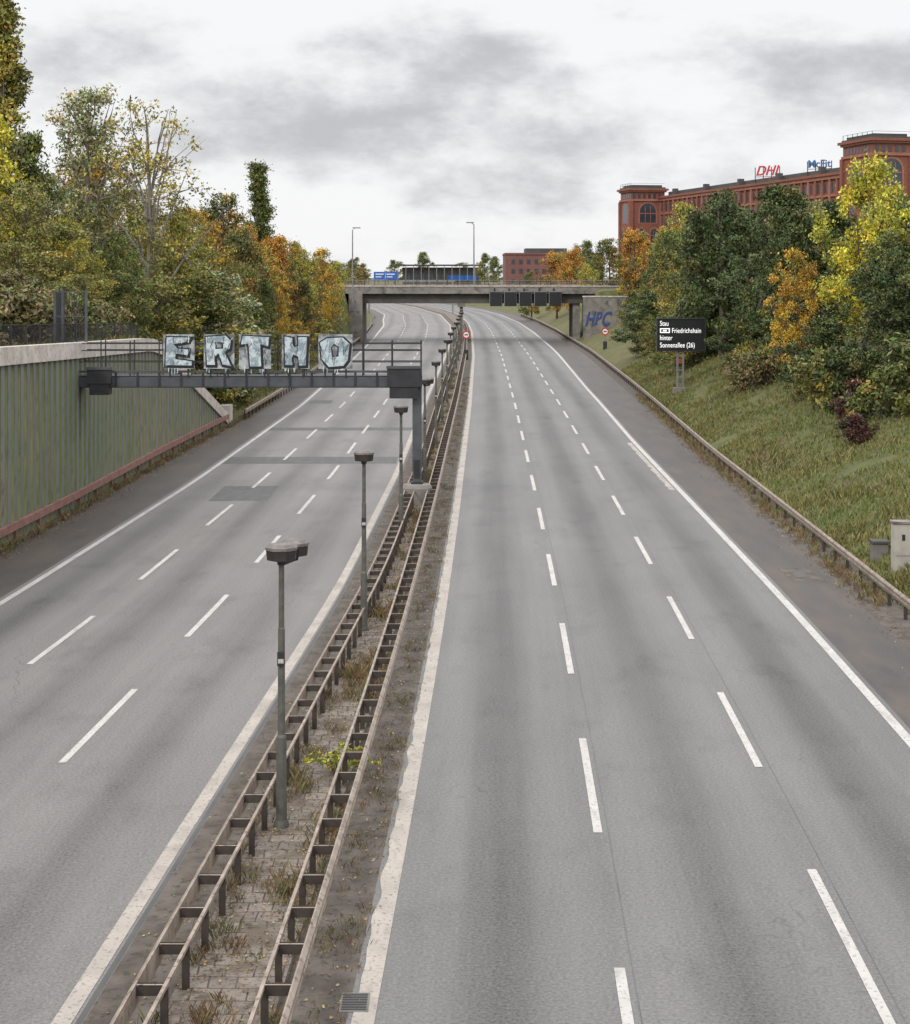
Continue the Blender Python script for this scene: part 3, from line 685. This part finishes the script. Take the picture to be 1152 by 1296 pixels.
    return leafmesh(name,mb,np.array(cen),np.array(rd),np.array(cols),per,size,rng)
PM={}
def proto(k,*a,**kw): PM[k]=(treemesh(k,*a,**kw),a[1])
proto('t_dg',1,12,4.5,1.8,220,76,.20,PAL['dgreen'],thr=-.08)
proto('t_dg2',2,12,4.7,1.2,220,76,.20,PAL['dgreen'],thr=-.08)
proto('t_g',3,12,4.3,1.8,190,68,.19,PAL['green'],thr=-.06)
proto('t_g2',13,12,3.7,2.2,160,62,.19,PAL['green'],thr=-.06)
proto('t_ol',4,12,4.3,1.8,175,60,.17,PAL['olive'],thr=-.02)
proto('t_yg',5,12,4.1,1.8,175,60,.17,PAL['ygreen'],thr=-.02)
proto('t_y',6,12,4.0,1.8,190,68,.17,PAL['yellow'],thr=-.05)
proto('t_go',7,12,4.1,1.6,170,56,.18,PAL['gold'],thr=-.02)
proto('t_or',8,12,4.4,1.8,185,60,.19,PAL['orange'],thr=-.05)
proto('t_ru',9,12,4.4,1.8,195,66,.19,PAL['rusty'],thr=-.05)
proto('t_br',15,12,4.4,1.2,150,60,.24,PAL['brown'],thr=-.05)
proto('t_si',16,12,4.4,1.2,160,60,.24,PAL['silver'],thr=-.05)
proto('t_pop',10,20,2.2,2,300,62,.20,PAL['green'],'poplar',thr=-.35)
proto('t_pop2',14,20,2.4,2,280,60,.20,PAL['olive'],'poplar',thr=-.3)
proto('t_sp',11,16,3.9,3.5,260,36,.17,PAL['silver'],'sparse','barkp',clr=(.4,.9),thr=-.05)
proto('t_sp2',12,16,4.2,4,210,26,.15,PAL['olive'],'sparse','barkp',clr=(.4,.9),thr=-.05)
def bushmesh(k,seed,w,h,pal,ncl=46,per=95,size=.14):
    rng=np.random.default_rng(seed); mb=MB(); cen=[];rd=[];cols=[]; cs=[np.array(x[0]) for x in pal]; wt=np.array([x[1] for x in pal],float); wt/=wt.sum()
    for i in range(ncl):
        a=rng.random()*6.283; z=h*rng.random()**.8; r=w*math.sqrt(max(.05,1-(z/h)**2))*rng.random()**.5*(.75+.4*math.sin(a*3+seed))
        p=np.array([r*math.cos(a),r*math.sin(a),z]); cen.append(p); rd.append(.2+.45*rng.random()); cols.append(cs[rng.choice(len(cs),p=wt)]*(.7+.6*rng.random()))
        mb.tube([(r*.2*math.cos(a),r*.2*math.sin(a),-.3),(p[0]*.7,p[1]*.7,z*.6),tuple(p*1.15)],[.03,.02,.006],3,'bark',False)
    PM[k]=(leafmesh(k,mb,np.array(cen),np.array(rd),np.array(cols),per,size,rng),h)
bushmesh('b_g',21,1.8,2.2,PAL['green']); bushmesh('b_ol',22,1.9,2,PAL['olive']); bushmesh('b_br',23,1.9,2,PAL['brown']); bushmesh('b_si',24,2.0,2.4,PAL['silver']); bushmesh('b_dg',25,2,2.4,PAL['dgreen']); bushmesh('b_ma',26,1.8,2,PAL['maroon']); bushmesh('b_go',27,1.7,2,PAL['gold'])
NAMES={'t_dg':'deciduous_tree','t_dg2':'deciduous_tree','t_g':'deciduous_tree','t_g2':'deciduous_tree','t_ol':'deciduous_tree','t_yg':'autumn_tree','t_y':'yellow_autumn_tree','t_go':'golden_autumn_tree','t_or':'orange_autumn_tree','t_ru':'autumn_tree','t_pop':'poplar_tree','t_pop2':'poplar_tree','t_sp':'birch_tree','t_sp2':'birch_tree'}
B2T={'b_g':'t_g','b_ol':'t_ol','b_br':'t_br','b_si':'t_si','b_dg':'t_dg2','b_go':'t_go'}
def place(k,X,Y,zt,w=1.0,rot=None,z0=None):
    me,H=PM[k]; zb=ground(X,Y)-.1 if z0 is None else z0
    sz=(zt-zb)/H; sxy=(sz*.55+.45)*w; nm=NAMES.get(k,'shrub')
    if k in B2T and sz>1.45:
        me,H=PM[B2T[k]]; sxy=sxy*2.0/4.4; sz=(zt-zb)/(H-1.6); zb-=1.6*sz; sxy=min(sxy,sz*1.45)
    o=bpy.data.objects.new(nm,me); COL.objects.link(o)
    o.location=(X,Y,zb); o.scale=(sxy,sxy,sz); o.rotation_euler=(0,0,random.random()*6.28 if rot is None else rot)
LT=[('t_sp',-25.2,115,22.8,1),('t_sp2',-20.6,112,21.7,1),('t_pop2',-32.6,120,31.5,1.1),('t_y',-28.6,100,20.5,1),('t_g',-27.6,106,19,.9),('t_ol',-24.2,94,15.0,.8),('t_yg',-27.6,92,15.5,.7),
('t_or',-30.7,140,20,1),('t_ol',-26,118,16.6,.9),('t_yg',-19.8,116,14.2,.75),('t_ol',-24.7,127,16.5,.9),('t_yg',-23,122,14.5,.8),('t_go',-23.8,150,15.8,1),('t_ru',-23.4,166,18,1),('t_pop',-23.6,200,23.3,1.15),
('t_ru',-20.3,160,14.4,.85),('t_or',-20.4,187,14.4,.85),('t_yg',-19.2,205,14.0,.8),('t_go',-18.3,225,13.4,.8),('t_yg',-17.6,240,11.9,.7),('t_go',-18.2,168,10.8,.6),('t_ol',-21.2,138,13,.8),
('t_ru',-26,180,16.5,1),('t_dg',-27,215,15,1),('t_ru',-22,240,13.5,.9),('t_ol',-27,160,16,1),('t_or',-29,130,16,1),('t_ol',-31,110,14,1),('t_ol',-33,135,18,1),('t_go',-24,225,15,.8),('t_ru',-17.8,190,9.6,.6),('t_or',-22.5,172,15.4,.8),('t_ol',-19.3,150,11,.6),('t_yg',-21,178,13.5,.7),('t_g',-20.3,215,12.5,.8),('t_ol',-18.4,235,11.5,.7),
('t_g',-22,108,12.5,.7),('t_ol',-26.5,100,14,.8),('t_yg',-24.5,104,13.5,.6),('t_g2',-17.9,158,9.5,.6),('t_g2',-25.5,88,13,.55),('t_ol',-23.2,84,11.6,.5),('t_yg',-21.4,96,12,.5),('t_g',-20.2,104,11.5,.5),
('b_si',-18.4,124,10.2,1),('b_dg',-19.2,140,8.2,1.3),('b_g',-18.3,150,7,1),('b_go',-17.3,180,5,1),('b_ol',-17.8,205,6,1.2),('b_ol',-19.2,108,9.8,1.2),('b_g',-21.2,100,10.5,1.3),('b_ol',-20.5,92,10,1.2),('b_br',-21.5,82,10.2,1.4),('b_br',-20.4,76,9.2,1.2),('b_ol',-22.6,86,11.6,1.6),('b_ol',-24,98,13,1.8),('b_g',-18.9,116,9.5,1),('b_si',-17.8,132,7,.8),('b_ol',-20,118,10.8,1.2),('b_br',-23.2,74,11.0,1.5),('b_g',-16.9,128,3.2,.7),('b_ol',-16.8,120,3.0,.7),('b_br',-19.5,66,8.8,1),('b_g',-19.4,84,8.8,1),('b_br',-19.0,90,8.4,1),('b_ol',-21.5,90,9.6,1.3),('b_dg',-23.5,80,10.5,1.4),('b_br',-19.6,80,8.8,1),('b_br',-21.2,71,9.4,1.2),('b_br',-25,78,11.6,1.6)]
RT=[('t_dg',22.6,142,17,.95),('t_dg2',25.0,127,16.6,1),('t_g',22.8,160,15,.9),('t_g2',23.6,186,14.6,.9),('t_dg2',24.2,120,14.6,.8),('t_y',25.0,101,16.8,.8),('t_go',21.6,106,11.5,.62),('t_dg',22.6,86,11.2,.75),('t_dg2',27.5,122,15.2,1),('t_g',26.5,96,13,.9),
('t_or',27.0,250,17,.9),('t_yg',26.4,192,18.2,.8),('t_g',28.2,236,12.2,.8),('t_or',23.6,330,15.5,.8),('t_ru',28,300,16.6,1),('t_g2',27,215,14.2,.9),('t_dg',28,170,17,1),('t_g',30,145,17,1),('t_dg',32,120,15.5,1),('t_ru',30,215,16,1),('t_go',33,240,17,1),('t_or',30.5,232,17.2,.8),('t_dg2',29,108,14,1),('t_ol',31,97,14.5,1),('t_dg',26,80,10.5,.8),('t_g2',34,290,15,1),('t_or',37,320,17,1),('t_yg',23.4,290,12,.7),('t_dg',29,104,14.5,.8),('t_dg2',25.5,150,15.5,.9),
('t_dg',31,185,16,1),('t_ol',24,172,13,.7),('b_g',29,250,10,1.3),('b_ol',30.6,250,11,1.3),
('b_br',20.2,115,4.4,.9),('b_br',20.8,111,5,1),('b_ma',18.9,78,3.4,.8),('b_g',21.0,80,5.6,1),('b_dg',20.9,88,6.4,1.1),('b_ol',20.6,92,5.6,1),('b_g',21,146,8.2,1.3),('b_dg',23.4,146,9,1.5),('b_ol',22,154,8,1.3),('b_g',20.8,165,6.5,1.2),('b_dg',21.8,180,8,1.4),('b_ol',22.6,200,6,1.0),('b_dg',25.2,215,8,1.3),('b_dg',21.8,98,7.4,1.3),('b_ma',20.4,84,4.6,.8),('b_dg',23.4,112,8.6,1.4),('b_g',24.6,90,9,1.5),('b_ol',21.6,122,5,.8),('b_dg',24,78,8,1.5),('b_dg',23.6,131,8,1.0),('b_g',24.5,228,8,1.0)]
FT=[('t_g2',-15.6,800,21.4,1.2,),('t_g',11,620,18.5,.9),('t_g2',14,600,17,.8),('t_or',26,400,15,.8),('t_g',-30,820,18,1.4),('t_ru',-38,640,17,1.2),('t_g',34,420,16,1),('t_or',21,345,15,.9),('t_g',28,360,17.5,.9),('t_ru',17.5,380,11,.8),('t_g',-40,560,15,1.2),('t_ol',-30,480,12,1.2),('t_yg',-26,330,12.5,1),('t_or',-23,300,11.5,.9),('t_ru',-28,360,13,1.1),('t_g',-24,282,12,1),('t_ru',44,380,17,1.2),('t_g',56,470,20,1.5),('t_ol',4,860,17,1.5),('t_g',-50,880,16,1.8),('t_g',30,880,17,2)]
for t in LT+RT+FT: place(*t)
def scatter(name,pts,hts,cols,blades,wd,rng,spread=.12,flat=False):
    P=np.repeat(np.array(pts),blades,axis=0); h=np.repeat(np.array(hts),blades); cc=np.repeat(np.array(cols),blades,axis=0); tot=len(P)
    P=P+np.c_[rng.normal(size=(tot,2))*spread,np.zeros(tot)]
    a=rng.random(tot)*6.283; w=wd*(.6+.8*rng.random(tot))
    if flat:
        dx=np.c_[np.cos(a)*w,np.sin(a)*w,rng.random(tot)*.03]; dy=np.c_[-np.sin(a)*w*.7,np.cos(a)*w*.7,rng.random(tot)*.03]
        P[:,2]+=.012
        V_=np.stack([P-dx*[1,1,0],P+dy,P+dx,P-dy*[1,1,0]],axis=1)
    else:
        dx=np.c_[np.cos(a)*w,np.sin(a)*w,np.zeros(tot)]; h=h*(.5+.8*rng.random(tot)); b_=rng.random(tot)*6.283
        tip=P+np.c_[np.cos(b_)*h*.55,np.sin(b_)*h*.55,h]; midp=P+np.c_[np.cos(b_)*h*.18,np.sin(b_)*h*.18,h*.55]
        V_=np.stack([P-dx,P+dx,midp+dx*.7,tip,],axis=1)
    cj=np.clip(cc*(.7+.6*rng.random((tot,1))),.004,.8)
    me=bpy.data.meshes.new(name); V2=V_.reshape(-1,3)
    me.vertices.add(len(V2)); me.vertices.foreach_set('co',V2.ravel().astype(np.float32)); me.loops.add(tot*4); me.loops.foreach_set('vertex_index',np.arange(tot*4,dtype=np.int32))
    me.polygons.add(tot); me.polygons.foreach_set('loop_start',np.arange(0,tot*4,4,dtype=np.int32)); me.polygons.foreach_set('loop_total',np.full(tot,4,dtype=np.int32)); me.materials.append(M['leaf'])
    me.update(calc_edges=True); ca=me.color_attributes.new('Col','FLOAT_COLOR','POINT'); k=np.ones((tot*4,4),dtype=np.float32); k[:,:3]=np.repeat(cj,4,axis=0); ca.data.foreach_set('color',k.ravel())
    o=bpy.data.objects.new(name,me); COL.objects.link(o)
rng=np.random.default_rng(5)
GC=[(.14,.165,.045),(.18,.175,.055),(.23,.195,.075),(.10,.12,.035),(.25,.19,.095)]
pts=[];ht=[];cl=[]
for i in range(30000):
    y=45+ (rng.random()**1.4)*130; d=.5+rng.random()**1.2*10; x=R(y)+d
    nn=mnoise.noise(Vector((x*.35,y*.2,2)))
    if nn<-.45: continue
    pts.append((x,y,ground(x,y)-.02)); ht.append(.12+.12*rng.random()+max(0,nn)*.2); cl.append(GC[min(4,int(abs(nn*5+rng.random()*2.2)))])
for i in range(9000):
    y=114+rng.random()*130; d=.7+rng.random()*5; x=W(y)-d; pts.append((x,y,ground(x,y)-.02)); ht.append(.2+.2*rng.random()); cl.append(GC[rng.integers(5)])
for i in range(5000):
    y=55+rng.random()*50; d=.7+rng.random()*4; x=W(y)-d; pts.append((x,y,ground(x,y)-.02)); ht.append(.2+.3*rng.random()); cl.append(GC[rng.integers(5)])
scatter('grass',pts,ht,cl,4,.022,rng,.12)
pts=[];ht=[];cl=[]
WC=[(.19,.165,.07),(.22,.165,.085),(.22,.13,.07),(.14,.095,.055),(.13,.14,.05),(.28,.22,.11)]
for i in range(8000):
    y=17+(rng.random()**1.5)*150; r=rng.random()
    a,b_=e(y)+1.35,c(y)-1.25
    if r<.58:
        x=a+(b_-a)*rng.random(); z=.09; hh=.10
        nn=mnoise.noise(Vector((x*1.1,y*.5,7)))
        if nn<.10 and rng.random()<.93: continue
        hh+=.18*max(0,nn)
    elif r<.72: x=(a if rng.random()<.4 else b_)+rng.normal()*.06; z=.05; hh=.14; nn=mnoise.noise(Vector((0,y*.35,3)))
    elif r<.84: x=c(y)-.72+rng.normal()*.12; z=0; hh=.10; nn=mnoise.noise(Vector((5,y*.5,7)))
    elif r<.93: x=c(y)-.36+rng.normal()*.04; z=0; hh=.08; nn=mnoise.noise(Vector((15,y*.4,7)))
    else: x=e(y)+1.25+rng.normal()*.07; z=0; hh=.12; nn=mnoise.noise(Vector((25,y*.4,7)))
    if nn<.05 and rng.random()<.8: continue
    pts.append((x,y,z)); ht.append(hh*(.3+1.5*rng.random()**2)); cl.append(WC[rng.integers(6)])
for i in range(1500):
    y=50+rng.random()*90; x=(W(y)+.3+abs(rng.normal())*.15) if rng.random()<.5 else R(y)-.1+rng.normal()*.25
    pts.append((x,y,0)); ht.append(.12+.18*rng.random()); cl.append(WC[rng.integers(6)])
scatter('weeds',pts,ht,cl,12,.005,rng,.08)
pts=[];ht=[];cl=[]
for i in range(16000):
    y=16+(rng.random()**1.4)*120; r=rng.random()
    if r<.5: x=e(y)+1.35+(c(y)-1.25-e(y)-1.35)*rng.random(); z=.092
    elif r<.65: x=c(y)-.7+rng.normal()*.25; z=.004
    elif r<.8: y=50+rng.random()*62; x=W(y)+.35+abs(rng.normal())*.5; z=.004
    elif r<.92: x=R(y)-.2-abs(rng.normal())*.5; z=.004
    else: x=e(y)+.8+rng.normal()*.2; z=.004
    pts.append((x,y,z)); ht.append(.1); cl.append([(.30,.2,.08),(.22,.13,.06),(.16,.10,.05),(.30,.25,.12),(.09,.065,.04)][rng.integers(5)])
scatter('fallen_leaves',pts,ht,cl,1,.025,rng,.02,True)
mb=MB(); cen=[];rd=[];cols=[]
for i in range(11):
    a=i*.75+.2; ln=.6+.5*random.random(); hz=random.uniform(.35,.85)
    pth=[(0,0,0),(.25*ln*math.cos(a),.25*ln*math.sin(a),hz*.7),(.7*ln*math.cos(a),.7*ln*math.sin(a),hz),(ln*math.cos(a),ln*math.sin(a),hz*.85)]
    mb.tube(pth,[.012,.009,.006,.004],4,'bark',False)
    for t in np.linspace(.25,1,9):
        j=min(2,int(t*3)); f_=t*3-j; p=np.array(pth[j])*(1-f_)+np.array(pth[j+1])*f_ if t<1 else np.array(pth[3])
        cen.append(p); rd.append(.09); cols.append((.38,.36,.06) if random.random()<.7 else (.22,.24,.05))
me=leafmesh('sapling',mb,np.array(cen),np.array(rd),np.array(cols),6,.07,rng,.3,1.8)
o=bpy.data.objects.new('ailanthus_sapling',me); COL.objects.link(o); o.location=(-2.35,33.0,.05); o.scale=(.85,.85,.8)
# ------------------------------------------------------------------ world
w=bpy.data.worlds.new('World'); S.world=w; w.use_nodes=True; nt=w.node_tree; nt.nodes.clear()
SUNE,SUNA=math.radians(38),math.radians(215)
sky=N(nt,'ShaderNodeTexSky'); sky.sky_type='NISHITA'; sky.sun_disc=False; sky.sun_elevation=SUNE; sky.sun_rotation=SUNA
b1=N(nt,'ShaderNodeBackground'); b1.inputs[1].default_value=.08; lk(nt,sky.outputs[0],b1.inputs[0])
tc=N(nt,'ShaderNodeTexCoord'); g_=tc.outputs['Generated']
sx=N(nt,'ShaderNodeSeparateXYZ'); lk(nt,g_,sx.inputs[0]); zz=math_(nt,'MAXIMUM',sx.outputs[2],0)
cl=noise(nt,9.0,8,g_,(1,1,2.1),.62)
for cx_,cz_,rx,rz,wt in ((-.085,.090,.06,.024,.17),(-.02,.115,.055,.030,.19),(.02,.14,.035,.02,.12),(-.225,.125,.085,.035,.13),(.215,.115,.085,.024,.18),(.03,.048,.06,.016,.13),(-.02,.045,.03,.01,.09),(.045,.112,.014,.02,-.12),(-.12,.045,.08,.016,-.10),(.12,.09,.035,.03,-.12),(-.1,.162,.12,.014,-.14),(.16,.16,.14,.018,-.14),(.09,.07,.06,.02,.06)):
    vm=N(nt,'ShaderNodeVectorMath',operation='SUBTRACT'); lk(nt,g_,vm.inputs[0]); vm.inputs[1].default_value=(cx_,0,cz_)
    vs=N(nt,'ShaderNodeVectorMath',operation='MULTIPLY'); lk(nt,vm.outputs[0],vs.inputs[0]); vs.inputs[1].default_value=(1/rx,0,1/rz)
    vl=N(nt,'ShaderNodeVectorMath',operation='LENGTH'); lk(nt,vs.outputs[0],vl.inputs[0])
    r_=ramp(nt,vl.outputs['Value'],0,1.7,1,0); r_=math_(nt,'MULTIPLY',r_,wt); r_=math_(nt,'MULTIPLY',r_,math_(nt,'GREATER_THAN',sx.outputs[1],0)); cl=math_(nt,'ADD',cl,r_)
cf=nt.nodes.new('ShaderNodeMapRange'); cf.interpolation_type='SMOOTHSTEP'; lk(nt,cl,cf.inputs[0]); cf.inputs[1].default_value=.43; cf.inputs[2].default_value=.80
colr=mixc(nt,cf.outputs[0],(.96,.96,.97),(.55,.56,.585))
zen=math_(nt,'ADD',1.0,math_(nt,'MULTIPLY',ramp(nt,zz,.17,.9),1.35))
vs=N(nt,'ShaderNodeVectorMath',operation='SCALE'); lk(nt,colr,vs.inputs[0]); lk(nt,zen,vs.inputs['Scale'])
b2=N(nt,'ShaderNodeBackground'); lk(nt,vs.outputs[0],b2.inputs[0]); b2.inputs[1].default_value=1.0
mx=N(nt,'ShaderNodeMixShader'); mx.inputs[0].default_value=.96; lk(nt,b1.outputs[0],mx.inputs[1]); lk(nt,b2.outputs[0],mx.inputs[2])
out=N(nt,'ShaderNodeOutputWorld'); lk(nt,mx.outputs[0],out.inputs[0])
sl=bpy.data.lights.new('sun','SUN'); sl.energy=1.5; sl.angle=math.radians(12); sl.color=(1,.94,.86); so=bpy.data.objects.new('sun',sl); COL.objects.link(so)
d=Vector((math.sin(SUNA)*math.cos(SUNE),math.cos(SUNA)*math.cos(SUNE),math.sin(SUNE))); so.rotation_euler=d.to_track_quat('Z','Y').to_euler()
# ------------------------------------------------------------------ camera
cd=bpy.data.cameras.new('camera'); cd.sensor_fit='HORIZONTAL'; cd.sensor_width=36; cd.lens=65.8; cd.shift_y=-.2587; cd.clip_end=6000; cd.clip_start=.1
co=bpy.data.objects.new('camera',cd); COL.objects.link(co); co.location=(0,0,10); co.rotation_euler=(math.pi/2,0,0); S.camera=co
S.view_settings.view_transform='Standard'; S.view_settings.look='None'; S.view_settings.exposure=0
